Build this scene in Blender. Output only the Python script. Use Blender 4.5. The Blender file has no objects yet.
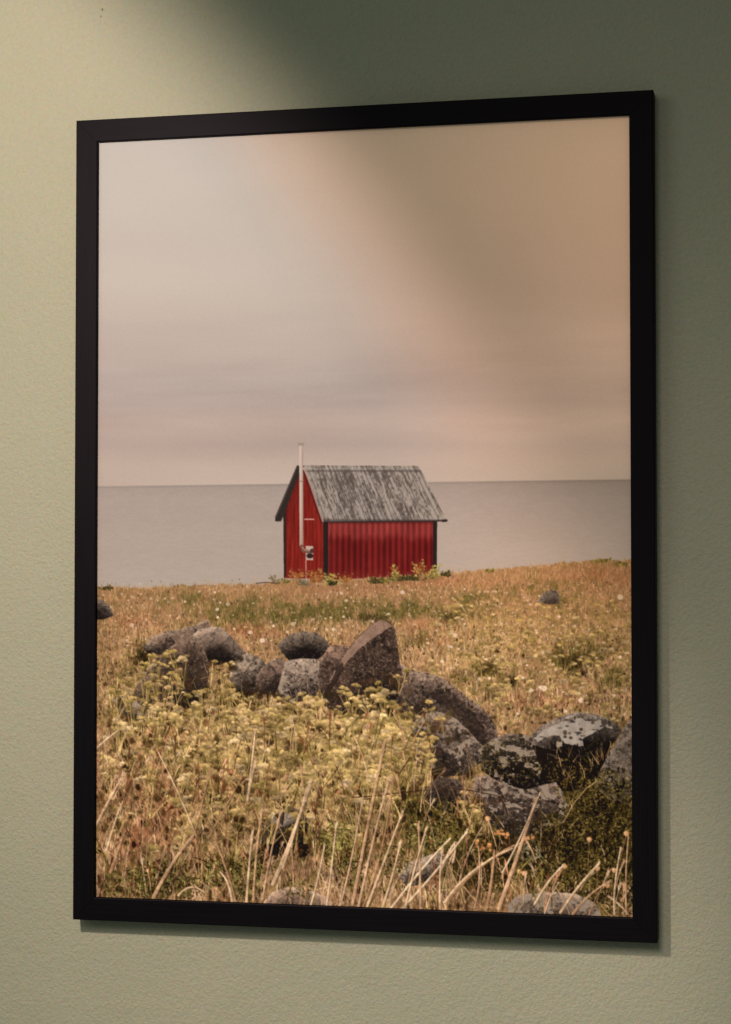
import bpy, bmesh, math
import numpy as np
from mathutils import Vector, Matrix

# ------------------------------------------------------------------ basics
scene = bpy.context.scene
C = scene.collection
rng = np.random.default_rng(7)

FW, FH = 0.530, 0.7347         # outer size of the frame (m)
RAIL = 0.0209                  # face width of a rail
DEPTH = 0.025                  # how far the frame stands off the wall
REC = 0.0045                   # print sits this far behind the face
PY = -DEPTH + REC              # y of the print surface
WY = -0.0065                   # wall surface
CAM = Vector((0.40588, -1.7565, -0.05129))
YAW, PITCH, ROLL, FPX = 0.22503, 0.0307, -0.00011, 2000.0


def new_mat(name):
    m = bpy.data.materials.new(name)
    m.use_nodes = True
    nt = m.node_tree
    return m, nt, nt.nodes['Principled BSDF']


def link_mesh(name, me, mat, parent=None):
    o = bpy.data.objects.new(name, me)
    C.objects.link(o)
    me.materials.append(mat)
    if parent is not None:
        o.parent = parent
    return o


# ------------------------------------------------------------------ camera
fwd = Vector((-math.sin(YAW) * math.cos(PITCH), math.cos(YAW) * math.cos(PITCH), math.sin(PITCH)))
r0 = fwd.cross(Vector((0, 0, 1))).normalized()
u0 = r0.cross(fwd)
rt = r0 * math.cos(ROLL) + u0 * math.sin(ROLL)
up = -r0 * math.sin(ROLL) + u0 * math.cos(ROLL)
cam = bpy.data.cameras.new('camera')
cam.sensor_fit = 'VERTICAL'
cam.sensor_height = 24.0
cam.lens = FPX / 1024.0 * 24.0
cam.clip_start = 0.01
cam.clip_end = 100
co = bpy.data.objects.new('camera', cam)
C.objects.link(co)
co.matrix_world = Matrix((
    (rt.x, up.x, -fwd.x, CAM.x),
    (rt.y, up.y, -fwd.y, CAM.y),
    (rt.z, up.z, -fwd.z, CAM.z),
    (0, 0, 0, 1)))
scene.camera = co

# ------------------------------------------------------------------ wall
m_wall, nt, b = new_mat('painted_plaster')
tc = nt.nodes.new('ShaderNodeTexCoord')
b.inputs['Roughness'].default_value = 0.62
b.inputs['Specular IOR Level'].default_value = 0.25
# paint colour: a green-grey emulsion, very slightly uneven
nz = nt.nodes.new('ShaderNodeTexNoise'); nz.inputs['Scale'].default_value = 3.0; nz.inputs['Detail'].default_value = 5
cr = nt.nodes.new('ShaderNodeValToRGB')
cr.color_ramp.elements[0].position = 0.3; cr.color_ramp.elements[0].color = (0.117, 0.164, 0.113, 1)
cr.color_ramp.elements[1].position = 0.7; cr.color_ramp.elements[1].color = (0.131, 0.175, 0.121, 1)
nt.links.new(tc.outputs['Object'], nz.inputs['Vector'])
nt.links.new(nz.outputs['Fac'], cr.inputs['Fac'])
nf_ = nt.nodes.new('ShaderNodeTexNoise'); nf_.inputs['Scale'].default_value = 260; nf_.inputs['Detail'].default_value = 5; nf_.inputs['Roughness'].default_value = 0.7
mx_ = nt.nodes.new('ShaderNodeMix'); mx_.data_type = 'RGBA'; mx_.blend_type = 'OVERLAY'; mx_.inputs['Factor'].default_value = 0.22
nt.links.new(tc.outputs['Object'], nf_.inputs['Vector'])
nt.links.new(cr.outputs['Color'], mx_.inputs['A']); nt.links.new(nf_.outputs['Color'], mx_.inputs['B'])
nt.links.new(mx_.outputs['Result'], b.inputs['Base Color'])
# roller stipple
n1 = nt.nodes.new('ShaderNodeTexNoise'); n1.inputs['Scale'].default_value = 380; n1.inputs['Detail'].default_value = 4; n1.inputs['Roughness'].default_value = 0.6
n2 = nt.nodes.new('ShaderNodeTexNoise'); n2.inputs['Scale'].default_value = 60; n2.inputs['Detail'].default_value = 3
n3 = nt.nodes.new('ShaderNodeTexNoise'); n3.inputs['Scale'].default_value = 9; n3.inputs['Detail'].default_value = 2
for n in (n1, n2, n3):
    nt.links.new(tc.outputs['Object'], n.inputs['Vector'])
bp3 = nt.nodes.new('ShaderNodeBump'); bp3.inputs['Strength'].default_value = 1.0; bp3.inputs['Distance'].default_value = 0.0014
bp2 = nt.nodes.new('ShaderNodeBump'); bp2.inputs['Strength'].default_value = 1.0; bp2.inputs['Distance'].default_value = 0.0004
bp1 = nt.nodes.new('ShaderNodeBump'); bp1.inputs['Strength'].default_value = 1.0; bp1.inputs['Distance'].default_value = 0.0011
nt.links.new(n3.outputs['Fac'], bp3.inputs['Height'])
nt.links.new(n2.outputs['Fac'], bp2.inputs['Height'])
nt.links.new(n1.outputs['Fac'], bp1.inputs['Height'])
nt.links.new(bp3.outputs['Normal'], bp2.inputs['Normal'])
nt.links.new(bp2.outputs['Normal'], bp1.inputs['Normal'])
nt.links.new(bp1.outputs['Normal'], b.inputs['Normal'])


def box_bm(bm, x0, x1, y0, y1, z0, z1):
    v = [bm.verts.new(p) for p in ((x0, y0, z0), (x1, y0, z0), (x1, y1, z0), (x0, y1, z0),
                                   (x0, y0, z1), (x1, y0, z1), (x1, y1, z1), (x0, y1, z1))]
    for f in ((0, 3, 2, 1), (4, 5, 6, 7), (0, 1, 5, 4), (1, 2, 6, 5), (2, 3, 7, 6), (3, 0, 4, 7)):
        bm.faces.new([v[i] for i in f])


bm = bmesh.new()
box_bm(bm, -3.5, 3.5, WY, 0.12, -1.6, 1.5)
me = bpy.data.meshes.new('wall'); bm.to_mesh(me); bm.free()
wall = link_mesh('wall', me, m_wall)
wall['kind'] = 'structure'

# two tiny dark chips in the paint near the top left
m_chip, nt_c, b_c = new_mat('dark_chip')
b_c.inputs['Base Color'].default_value = (0.05, 0.045, 0.035, 1); b_c.inputs['Roughness'].default_value = 0.9
for (px, py, rx, rz) in ((-0.2466, 0.4747, 0.0009, 0.0013), (-0.2480, 0.4685, 0.0006, 0.0008)):
    bm = bmesh.new()
    bmesh.ops.create_icosphere(bm, subdivisions=2, radius=1.0)
    for v in bm.verts:
        v.co = Vector((v.co.x * rx, v.co.y * 0.00015, v.co.z * rz))
    me = bpy.data.meshes.new('paint_chip'); bm.to_mesh(me); bm.free()
    o = link_mesh('paint_chip', me, m_chip, wall); o.location = (px, WY, py)

# ------------------------------------------------------------------ frame
root = bpy.data.objects.new('framed_photograph', None)
root.empty_display_size = 0.05
C.objects.link(root)
root.location = (0, 0, 0)
root['label'] = 'black framed photograph of a red seaside hut, hanging on the green-beige plaster wall'
root['category'] = 'framed picture'

m_frame, nt, b = new_mat('black_stained_wood')
tc = nt.nodes.new('ShaderNodeTexCoord')
mp = nt.nodes.new('ShaderNodeMapping'); mp.inputs['Scale'].default_value = (3.0, 160, 160)
nz = nt.nodes.new('ShaderNodeTexNoise'); nz.inputs['Scale'].default_value = 4; nz.inputs['Detail'].default_value = 6
nt.links.new(tc.outputs['UV'], mp.inputs['Vector'])
nt.links.new(mp.outputs['Vector'], nz.inputs['Vector'])
cr = nt.nodes.new('ShaderNodeValToRGB')
cr.color_ramp.elements[0].position = 0.35; cr.color_ramp.elements[0].color = (0.0007, 0.0009, 0.0013, 1)
cr.color_ramp.elements[1].position = 0.7; cr.color_ramp.elements[1].color = (0.0014, 0.0017, 0.0023, 1)
nt.links.new(nz.outputs['Fac'], cr.inputs['Fac'])
nt.links.new(cr.outputs['Color'], b.inputs['Base Color'])
b.inputs['Roughness'].default_value = 0.5
b.inputs['Specular Tint'].default_value = (0.80, 0.92, 1.0, 1)
b.inputs['Specular IOR Level'].default_value = 0.035
bp = nt.nodes.new('ShaderNodeBump'); bp.inputs['Strength'].default_value = 0.5; bp.inputs['Distance'].default_value = 0.0001
nt.links.new(nz.outputs['Fac'], bp.inputs['Height'])
nt.links.new(bp.outputs['Normal'], b.inputs['Normal'])


def rail(length, name, angle, cx, cz):
    """One mitred rail; runs along local x, face towards -y, outer edge towards +z."""
    # cross-section (across z inward, y) with eased arris and rebate for the print
    e = 0.0009
    prof = [(0, WY - 0.0005), (0, -DEPTH + e), (e * 0.3, -DEPTH + e * 0.3), (e, -DEPTH),
            (RAIL - e, -DEPTH), (RAIL - e * 0.3, -DEPTH + e * 0.3), (RAIL, -DEPTH + e),
            (RAIL, PY + 0.0002), (RAIL - 0.0055, PY + 0.0002), (RAIL - 0.0055, WY - 0.0005)]
    bm = bmesh.new()
    uvl = bm.loops.layers.uv.new('UVMap')
    ends = []
    for sgn in (-1, 1):
        ring = []
        for (w, y) in prof:
            x = sgn * (length / 2 - w - 0.00013)
            ring.append(bm.verts.new((x, y, -w)))
        ends.append(ring)
    n = len(prof)
    for i in range(n):
        j = (i + 1) % n
        bm.faces.new((ends[0][i], ends[1][i], ends[1][j], ends[0][j]))
    bm.faces.new(ends[0][::-1]); bm.faces.new(ends[1])
    bmesh.ops.recalc_face_normals(bm, faces=bm.faces)
    for f in bm.faces:
        for l in f.loops:
            l[uvl].uv = (l.vert.co.x + cx * 7 + cz * 3, l.vert.co.z + l.vert.co.y)
    me = bpy.data.meshes.new(name); bm.to_mesh(me); bm.free()
    o = link_mesh(name, me, m_frame, root)
    o.location = (cx, 0, cz)
    o.rotation_euler = (0, angle, 0)
    return o


rail(FW, 'frame_rail', 0, 0, FH / 2)
rail(FW, 'frame_rail', math.pi, 0, -FH / 2)
rail(FH, 'frame_rail', math.pi / 2, FW / 2, 0)
rail(FH, 'frame_rail', -math.pi / 2, -FW / 2, 0)

m_back, nt, b = new_mat('hardboard')
b.inputs['Base Color'].default_value = (0.09, 0.06, 0.035, 1); b.inputs['Roughness'].default_value = 0.8
nz = nt.nodes.new('ShaderNodeTexNoise'); nz.inputs['Scale'].default_value = 300
bp = nt.nodes.new('ShaderNodeBump'); bp.inputs['Distance'].default_value = 0.0002
nt.links.new(nz.outputs['Fac'], bp.inputs['Height']); nt.links.new(bp.outputs['Normal'], b.inputs['Normal'])
bm = bmesh.new()
IW, IH = FW / 2 - RAIL + 0.0050, FH / 2 - RAIL + 0.0050
box_bm(bm, -IW, IW, PY + 0.0012, PY + 0.0040, -IH, IH)
me = bpy.data.meshes.new('backing_board'); bm.to_mesh(me); bm.free()
link_mesh('backing_board', me, m_back, root)

# ------------------------------------------------------------------ the print (painted in its own plane)
RES = 1850.0                                  # dots per metre on the paper
PW2, PH2 = FW / 2 - RAIL + 0.0040, FH / 2 - RAIL + 0.0040
NW, NH = int(2 * PW2 * RES), int(2 * PH2 * RES)

# layout grid -> paper coordinates (homography measured once)
def _proj(X):
    d = Vector(X) - CAM
    z = d.dot(fwd)
    return 365.5 + FPX * d.dot(rt) / z, 512 - FPX * d.dot(up) / z


_src, _dst = [], []
for sx, sz in ((-1, 1), (1, 1), (1, -1), (-1, -1)):
    _src.append(_proj((sx * PW2, PY, sz * PH2)))
    _dst.append(((sx + 1) / 2 * NW, (1 - sz) / 2 * NH))
A, B = [], []
for (x, y), (u, v) in zip(_src, _dst):
    A.append([x, y, 1, 0, 0, 0, -u * x, -u * y]); B.append(u)
    A.append([0, 0, 0, x, y, 1, -v * x, -v * y]); B.append(v)
hh = np.append(np.linalg.solve(np.array(A), np.array(B)), 1).reshape(3, 3)


def P(pts):
    p = np.atleast_2d(np.asarray(pts, float))
    q = np.c_[p, np.ones(len(p))] @ hh.T
    return q[:, :2] / q[:, 2:]


hi_ = np.linalg.inv(hh)
yy, xx = np.mgrid[0:NH, 0:NW].astype(np.float32)
_w = hi_[2, 0] * xx + hi_[2, 1] * yy + hi_[2, 2]
LX = (hi_[0, 0] * xx + hi_[0, 1] * yy + hi_[0, 2]) / _w      # layout coords of every dot
LY = (hi_[1, 0] * xx + hi_[1, 1] * yy + hi_[1, 2]) / _w
S = RES / 1135.0

img = np.zeros((NH, NW, 3), np.float32)
pid = np.zeros((NH, NW), np.int16)


def up_grid(g, h, w, ox=0., oy=0.):
    """bicubic-ish (smoothstep bilinear) upsample of a small random grid"""
    gh, gw = g.shape
    y = np.linspace(0, gh - 1.001, h); x = np.linspace(0, gw - 1.001, w)
    y0 = y.astype(int); x0 = x.astype(int)
    fy = y - y0; fx = x - x0
    fy = (fy * fy * (3 - 2 * fy))[:, None]; fx = (fx * fx * (3 - 2 * fx))[None]
    a = g[y0][:, x0]; b_ = g[y0][:, x0 + 1]; c = g[y0 + 1][:, x0]; d = g[y0 + 1][:, x0 + 1]
    return ((a * (1 - fx) + b_ * fx) * (1 - fy) + (c * (1 - fx) + d * fx) * fy).astype(np.float32)


def fbm(h, w, sx, sy, octv=4, gain=0.55):
    out = np.zeros((h, w), np.float32); amp = 1.0; tot = 0
    for o in range(octv):
        gh = max(2, int(h / max(sy, 1.0)) + 2); gw = max(2, int(w / max(sx, 1.0)) + 2)
        out += amp * up_grid(rng.random((gh, gw)), h, w); tot += amp
        amp *= gain; sx /= 2; sy /= 2
        if sx < 1 and sy < 1:
            break
    return out / tot - 0.5


def rgb(*c):
    return np.array(c, np.float32) / 255.0


def smooth(a, b_, x):
    t = np.clip((x - a) / (b_ - a), 0, 1)
    return t * t * (3 - 2 * t)


def mix(a, b_, t):
    return a * (1 - t) + b_ * t


def poly_mask(q, ss=3, rough=0.0):
    """coverage of polygon q (canvas coords) in its bounding box"""
    q = np.asarray(q, float)
    x0 = max(int(q[:, 0].min()) - 3, 0); x1 = min(int(q[:, 0].max()) + 4, NW)
    y0 = max(int(q[:, 1].min()) - 3, 0); y1 = min(int(q[:, 1].max()) + 4, NH)
    if x1 <= x0 or y1 <= y0:
        return None
    h, w = y1 - y0, x1 - x0
    X = (np.arange(w * ss) + .5) / ss + x0
    Y = (np.arange(h * ss) + .5) / ss + y0
    X, Y = np.meshgrid(X, Y)
    if rough:
        n = fbm(h * ss, w * ss, 7 * ss, 7 * ss, 3); m2 = fbm(h * ss, w * ss, 7 * ss, 7 * ss, 3)
        X = X + n * rough; Y = Y + m2 * rough
    ins = np.zeros(X.shape, bool)
    n = len(q)
    for i in range(n):
        ax, ay = q[i]; bx, by = q[(i + 1) % n]
        if ay == by:
            continue
        c = (ay > Y) != (by > Y)
        ins ^= c & (X < (bx - ax) * (Y - ay) / (by - ay) + ax)
    cov = ins.reshape(h, ss, w, ss).mean((1, 3)).astype(np.float32)
    return x0, x1, y0, y1, cov


def fill(pts, col, k=None, ss=3, rough=0.0, alpha=1.0):
    r = poly_mask(P(pts), ss, rough)
    if r is None:
        return
    x0, x1, y0, y1, cov = r
    c = col(x0, x1, y0, y1, cov) if callable(col) else col
    a = (cov * alpha)[..., None]
    img[y0:y1, x0:x1] = img[y0:y1, x0:x1] * (1 - a) + c * a
    if k is not None:
        pid[y0:y1, x0:x1][cov > .5] = k


def strokec(q, w0, w1, col, alpha=1.0, k=None):
    """tapered polyline in canvas coords, width w0 at the root, w1 at the tip"""
    q = np.asarray(q, float)
    m = max(w0, w1) + 1.5
    x0 = max(int(q[:, 0].min() - m), 0); x1 = min(int(q[:, 0].max() + m) + 1, NW)
    y0 = max(int(q[:, 1].min() - m), 0); y1 = min(int(q[:, 1].max() + m) + 1, NH)
    if x1 <= x0 or y1 <= y0:
        return
    X = xx[y0:y1, x0:x1]; Y = yy[y0:y1, x0:x1]
    best = None
    n = len(q) - 1
    for i in range(n):
        ax, ay = q[i]; dx, dy = q[i + 1] - q[i]
        L = dx * dx + dy * dy + 1e-9
        t = np.clip(((X - ax) * dx + (Y - ay) * dy) / L, 0, 1)
        d = np.sqrt((X - ax - t * dx) ** 2 + (Y - ay - t * dy) ** 2)
        w = w0 + (w1 - w0) * (i + t) / n
        e = np.clip(w * .5 + .5 - d, 0, 1)
        best = e if best is None else np.maximum(best, e)
    a = (best * alpha)[..., None]
    s = img[y0:y1, x0:x1]
    s += (col - s) * a
    if k is not None:
        pid[y0:y1, x0:x1][best > .55] = k


def stroke(pts, w0, w1, col, alpha=1.0, k=None):
    strokec(P(pts), w0 * S, w1 * S, col, alpha, k)


def curve(x, y, dx, dy, bend, n=4):
    t = np.linspace(0, 1, n + 1)[:, None]
    a = np.array([[x, y]]); d = np.array([[dx, dy]]); p = np.array([[-dy, dx]])
    return a + d * t + p * bend * t * t


def blobc(cx, cy, rx, ry, col, alpha=1.0, k=None, soft=1.0):
    x0 = max(int(cx - rx - 2), 0); x1 = min(int(cx + rx + 3), NW)
    y0 = max(int(cy - ry - 2), 0); y1 = min(int(cy + ry + 3), NH)
    if x1 <= x0 or y1 <= y0:
        return
    X = xx[y0:y1, x0:x1] - cx; Y = yy[y0:y1, x0:x1] - cy
    d = np.sqrt((X / rx) ** 2 + (Y / ry) ** 2)
    e = np.clip((1 - d) * min(rx, ry) / soft + .5, 0, 1)
    s = img[y0:y1, x0:x1]
    s += (col - s) * (e * alpha)[..., None]
    if k is not None:
        pid[y0:y1, x0:x1][e > .5] = k


PART = {}          # id -> (name, label or None)
SKY, SEA, FIELD, FLOW, GRASS, SHRUB = 0, 1, 2, 3, 4, 5
PART[SEA] = ('printed_sea', 'calm grey sea of the printed picture, behind the red hut')
PART[FIELD] = ('printed_meadow', 'dry tan and olive meadow of the printed picture')
PART[FLOW] = ('printed_wildflowers', 'yellow flat-topped flower heads of the printed picture')
PART[GRASS] = ('printed_grass', 'tall straw-coloured stalks along the bottom of the printed picture')
PART[SHRUB] = ('printed_shrubs', 'dark green leafy shrubs at lower right of the printed picture')
nxt = [10]


def new_id(name, label=None):
    nxt[0] += 1
    PART[nxt[0]] = (name, label)
    return nxt[0]


# ---- sky
def tab(v, rows):
    ks = np.array([r[0] for r in rows], float); cs = np.array([r[1] for r in rows], float) / 255
    return np.stack([np.interp(v, ks, cs[:, i]) for i in range(3)], -1).astype(np.float32)


img[:] = tab(LY, [(110, (184, 171, 162)), (200, (184, 170, 160)), (300, (185, 168, 157)), (350, (178, 160, 150)),
                  (385, (170, 152, 144)), (405, (173, 154, 145)), (420, (180, 158, 147)), (445, (174, 153, 143)),
                  (462, (183, 160, 147)), (484, (186, 164, 150))])
cl = fbm(NH, NW, 420, 60, 5, .5)
cl2 = fbm(NH, NW, 200, 22, 4, .5)
band = np.exp(-((LY - 395) / 55) ** 2)
img += (cl * (.018 + .035 * smooth(240, 380, LY)) + cl2 * .055 * band)[..., None] * np.array([1.0, .95, .9], np.float32)
img += (fbm(NH, NW, 900, 300, 3) * .018)[..., None] * np.array([.6, 1.0, 1.2], np.float32)

# ---- sea
hor = 486 - (LX - 98) * 7.0 / 533
sea_m = np.clip((LY - hor) / .9 + .5, 0, 1)[..., None]
sea_c = tab(LY, [(479, (150, 132, 122)), (487, (160, 141, 131)), (500, (166, 146, 136)), (530, (170, 150, 138)),
                 (560, (172, 152, 140)), (590, (176, 156, 142))])
rip = fbm(NH, NW, 14, 2.6, 3, .8) * .034 + fbm(NH, NW, 220, 30, 3) * .014
sea_c += rip[..., None]
img = img * (1 - sea_m) + sea_c * sea_m
pid[(LY > hor)] = SEA
line = np.exp(-((LY - hor - 1.2) / 1.1) ** 2)[..., None]
img += line * rgb(-8, -7, -6)

# ---- hut
k_pipe = new_id('printed_stovepipe', 'thin pale stovepipe in front of the printed hut gable')
k_roof = new_id('printed_roof', 'weathered grey board roof of the printed hut')
k_gable = new_id('printed_gable_wall', 'narrow bright red gable wall of the printed hut')
k_side = new_id('printed_side_wall', 'long ribbed red side wall of the printed hut')
k_b1 = new_id('printed_corner_board'); k_b2 = new_id('printed_corner_board'); k_b3 = new_id('printed_corner_board')
k_trim = new_id('printed_bargeboard', 'black bargeboard on the gable of the printed hut')


def c_side(x0, x1, y0, y1, cov):
    X = LX[y0:y1, x0:x1]; Y = LY[y0:y1, x0:x1]
    ph = (X - 328) / 5.9 * 2 * math.pi
    w = fbm(y1 - y0, x1 - x0, 30, 30, 3)
    colp = up_grid(rng.random((2, 60)), y1 - y0, x1 - x0) - .5
    low = smooth(533, 543, Y + colp * 10)
    base = mix(rgb(130, 44, 40), rgb(100, 21, 20), low[..., None])
    st = np.cos(ph)
    base = base + (np.maximum(st, 0) ** 2 * .08)[..., None] * rgb(255, 120, 110) - (np.maximum(-st, 0) ** 2 * .09)[..., None] * rgb(255, 90, 80)
    base = base + (w * .10 + colp * .07)[..., None] * rgb(255, 120, 110)
    base = mix(base, rgb(60, 18, 16), (smooth(525.5, 520, Y) * .75)[..., None])
    base = mix(base, rgb(125, 40, 30), (smooth(566, 578, Y) * .5)[..., None])
    return base


def c_gable(x0, x1, y0, y1, cov):
    X = LX[y0:y1, x0:x1]; Y = LY[y0:y1, x0:x1]
    ph = (X - 284.5) / 3.75
    fr = ph - np.floor(ph)
    base = np.broadcast_to(rgb(128, 31, 24), X.shape + (3,)).copy()
    dk = np.exp(-((fr - .5) / .14) ** 2)
    base = mix(base, rgb(88, 18, 14), (dk * .55)[..., None])
    base += (fbm(y1 - y0, x1 - x0, 3, 30, 3) * .22)[..., None] * rgb(255, 110, 90)
    base = mix(base, rgb(70, 16, 14), (smooth(30, 0, (X - 284) * 1.0 + (Y - 470) * .34 - 6) * .55)[..., None])
    base = mix(base, rgb(120, 34, 24), (smooth(556, 578, Y) * .5)[..., None])
    return base


GA = [(299.5, 467), (304, 470), (324, 521), (324, 579), (284, 578), (284, 514), (287, 500)]
fill(GA, c_gable, k_gable)
fill([(327.5, 519), (434, 519), (434, 573), (400, 577), (327.5, 580)], c_side, k_side)
blk = rgb(34, 26, 24)
fill([(323.2, 520), (328.3, 520.5), (328.3, 580), (323.4, 580)], blk, k_b1)
fill([(433, 519), (437.2, 519), (436.8, 572), (433, 573)], blk, k_b2)
fill([(283.3, 514), (286, 510), (286.2, 577), (283.8, 577)], rgb(48, 28, 26), k_b3)


def c_roof(x0, x1, y0, y1, cov):
    X = LX[y0:y1, x0:x1]; Y = LY[y0:y1, x0:x1]
    h, w = X.shape
    t = (Y - 466) / 54.0
    # course along slope: lines from ridge to eave lean to the right
    uu = (X - 305 - t * 17.6) / (113.6 + t * 9.5)          # 0..1 along ridge
    # streak noise in (u, t)
    g = rng.random((7, 80)); g2 = rng.random((16, 190)); g3 = rng.random((5, 22))

    def samp(g_, a, b_):
        a = np.clip(a, 0, .999) * (g_.shape[1] - 1); b_ = np.clip(b_, 0, .999) * (g_.shape[0] - 1)
        i = a.astype(int); j = b_.astype(int); fa = a - i; fb = b_ - j
        return (g_[j, i] * (1 - fa) + g_[j, i + 1] * fa) * (1 - fb) + (g_[j + 1, i] * (1 - fa) + g_[j + 1, i + 1] * fa) * fb
    n = samp(g, uu, t) * .5 + samp(g2, uu, t) * .5
    n3 = samp(g3, uu, t)
    fine = fbm(h, w, 2.6, 4, 2)
    v = n + (n3 - .5) * .5 + fine * .6
    base = mix(rgb(92, 79, 72), rgb(160, 143, 132), smooth(.12, .72, v)[..., None])
    fr = uu * 27 - np.floor(uu * 27)
    base = mix(base, rgb(52, 44, 42), (np.exp(-((fr - .5) / .1) ** 2) * .55 * (samp(g, uu * .5 + .3, t * .4) > .35))[..., None])
    base = mix(base, rgb(70, 60, 57), (np.exp(-((t - .085) / .02) ** 2) * .6)[..., None])
    base = mix(base, rgb(175, 158, 146), (np.exp(-((t - .04) / .03) ** 2) * .35)[..., None])
    base = mix(base, rgb(60, 52, 50), (smooth(.965, 1.0, t) * .6)[..., None])
    return base


fill([(304, 465.3), (418.8, 466), (446, 519.6), (445.6, 521.2), (322.4, 521.6)], c_roof, k_roof)
fill([(296.8, 465.5), (304.6, 465.6), (300.5, 472), (292, 493), (286, 510), (281, 521.5), (275, 521.3), (275.2, 516.5)], rgb(44, 36, 33), k_trim)
stroke([(297, 466), (275.4, 517.5)], 1.0, 1.0, rgb(88, 76, 70), .8)
stroke([(304.6, 468), (322.6, 521)], 1.5, 1.7, rgb(150, 128, 116), .9, k_roof)
stroke([(302.8, 470), (321.2, 523)], 1.2, 1.2, rgb(56, 26, 22), .8)
stroke([(442.8, 520.6), (446, 520.2)], 2.6, 2.6, rgb(40, 34, 32), 1, k_roof)
stroke([(330, 521.8), (443, 520.6)], 1.3, 1.3, rgb(46, 34, 32), .9)
# stovepipe
fill([(299.2, 445), (303.0, 445), (303.4, 546), (301.6, 548.5), (299.6, 546)],
     lambda x0, x1, y0, y1, c: mix(mix(rgb(196, 172, 156), rgb(150, 122, 110), smooth(300.2, 303.4, LX[y0:y1, x0:x1])[..., None]),
                                  rgb(150, 98, 84), (smooth(482, 470, LY[y0:y1, x0:x1]) * 0 + smooth(500, 545, LY[y0:y1, x0:x1]) * .35)[..., None]), k_pipe)
fill([(297.4, 442.8), (304.4, 442.8), (303.6, 445.6), (298.4, 445.6)], rgb(150, 130, 118), k_pipe)
stroke([(300, 481), (303, 481)], 1.2, 1.2, rgb(120, 100, 90), .7)
fill([(305.8, 545.8), (313.2, 546.2), (313, 560.2), (305.8, 560)], rgb(188, 160, 146), k_pipe)
stroke([(301.3, 546), (303.2, 550.5), (309.5, 551.5)], 3.6, 3.8, rgb(112, 74, 60), 1, k_pipe)
stroke([(302.2, 547), (304.6, 549.8), (309.5, 550.4)], 1.0, 1.0, rgb(186, 140, 120), .8)
blobc(*P((309.6, 555.6))[0], 3.6 * S, 2.6 * S, rgb(44, 30, 30), 1, k_pipe)
blobc(*P((311.6, 550.6))[0], 2.0 * S, 2.4 * S, rgb(70, 46, 42), 1, k_pipe)
stroke([(305.6, 560), (305.8, 581)], 1.1, 1.1, rgb(196, 150, 132), .85, k_pipe)
stroke([(304.5, 519), (313.4, 519)], 1.3, 1.3, rgb(204, 160, 142), .85)

# ---- meadow ground
shore = np.interp(LX, [95, 150, 200, 260, 290, 330, 440, 480, 540, 570, 600, 640], [586, 587, 584.5, 583, 580, 580, 573, 570, 565, 561.5, 559.5, 559.5])
edge = shore + fbm(NH, NW, 9, 60, 3) * 5
mm = np.clip((LY - edge) / 1.2 + .5, 0, 1)


def gauss(cx, cy, rx, ry):
    return np.exp(-(((LX - cx) / rx) ** 2 + ((LY - cy) / ry) ** 2))


def total(lst):
    o = np.zeros_like(LX)
    for a in lst:
        o += gauss(*a[:4]) * (a[4] if len(a) > 4 else 1)
    return o


green = total([(345, 612, 70, 9, .8), (370, 617, 22, 6, 1), (410, 606, 30, 9, .5), (450, 616, 16, 8, .9), (475, 596, 25, 7, .7), (250, 615, 50, 12, .7),
               (300, 608, 50, 10, .5), (190, 600, 30, 8, .5), (580, 655, 26, 14, .8), (566, 662, 14, 10, .7), (484, 668, 14, 9, .9), (420, 640, 14, 10, .6),
               (545, 585, 60, 7, .35), (560, 596, 10, 8, .8), (470, 612, 30, 8, .5), (616, 680, 16, 10, .6),
               (143, 655, 9, 12, 1), (120, 672, 10, 10, .7), (242, 702, 22, 12, .9), (225, 715, 15, 10, .6), (155, 878, 26, 20, 1), (215, 800, 18, 12, .5),
               (340, 845, 26, 20, .9), (250, 870, 20, 22, .7), (400, 800, 22, 16, .6), (420, 815, 20, 20, .9), (450, 830, 30, 25, 1.2), (475, 860, 40, 30, .9), (560, 850, 40, 40, 1.1),
               (610, 800, 40, 50, 1.5), (600, 860, 40, 40, 1.4), (500, 765, 30, 14, .6), (215, 870, 18, 20, .6), (500, 690, 16, 12, .5), (420, 842, 26, 20, .6)])
dark = total([(143, 657, 8, 10, 1), (372, 618, 14, 4, .7), (450, 618, 8, 4, .7), (242, 703, 16, 7, .7), (155, 880, 20, 16, .9), (420, 812, 16, 14, .7),
              (600, 790, 30, 26, .9), (560, 845, 35, 26, .9), (610, 850, 40, 40, .8), (575, 663, 14, 8, .7), (512, 681, 5, 7, 1), (583, 673, 5, 3, 1), (486, 668, 9, 6, .6),
              (302, 838, 8, 18, 1.6), (272, 846, 12, 10, 1.2), (250, 738, 14, 5, .8), (280, 800, 10, 8, .4), (400, 870, 14, 16, .5), (480, 880, 30, 20, .7), (345, 860, 12, 12, .7),
              (340, 705, 12, 8, .6), (120, 795, 7, 6, .7), (160, 795, 12, 4, .6), (505, 790, 20, 10, .4), (204, 690, 6, 8, 1), (500, 850, 30, 20, .8), (450, 790, 10, 10, .7), (570, 890, 20, 10, .5)])
rust = total([(130, 622, 26, 6, .6), (250, 632, 26, 7, .9), (420, 625, 22, 5, .8), (165, 790, 40, 26, .8), (230, 775, 14, 16, 1), (130, 845, 30, 20, .7),
              (340, 590, 60, 6, .4), (260, 800, 20, 20, .5), (560, 700, 50, 12, .7), (300, 845, 10, 8, .3), (180, 735, 30, 10, .4), (600, 575, 40, 10, .5), (430, 582, 60, 5, .5), (440, 640, 30, 8, .4), (150, 830, 20, 12, .5)])
yel = total([(330, 770, 100, 50, 1), (170, 700, 60, 34, .8), (380, 730, 50, 30, .8), (240, 790, 60, 40, .6), (480, 640, 60, 30, .5), (200, 760, 60, 30, .5), (590, 640, 50, 40, .2)])

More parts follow.
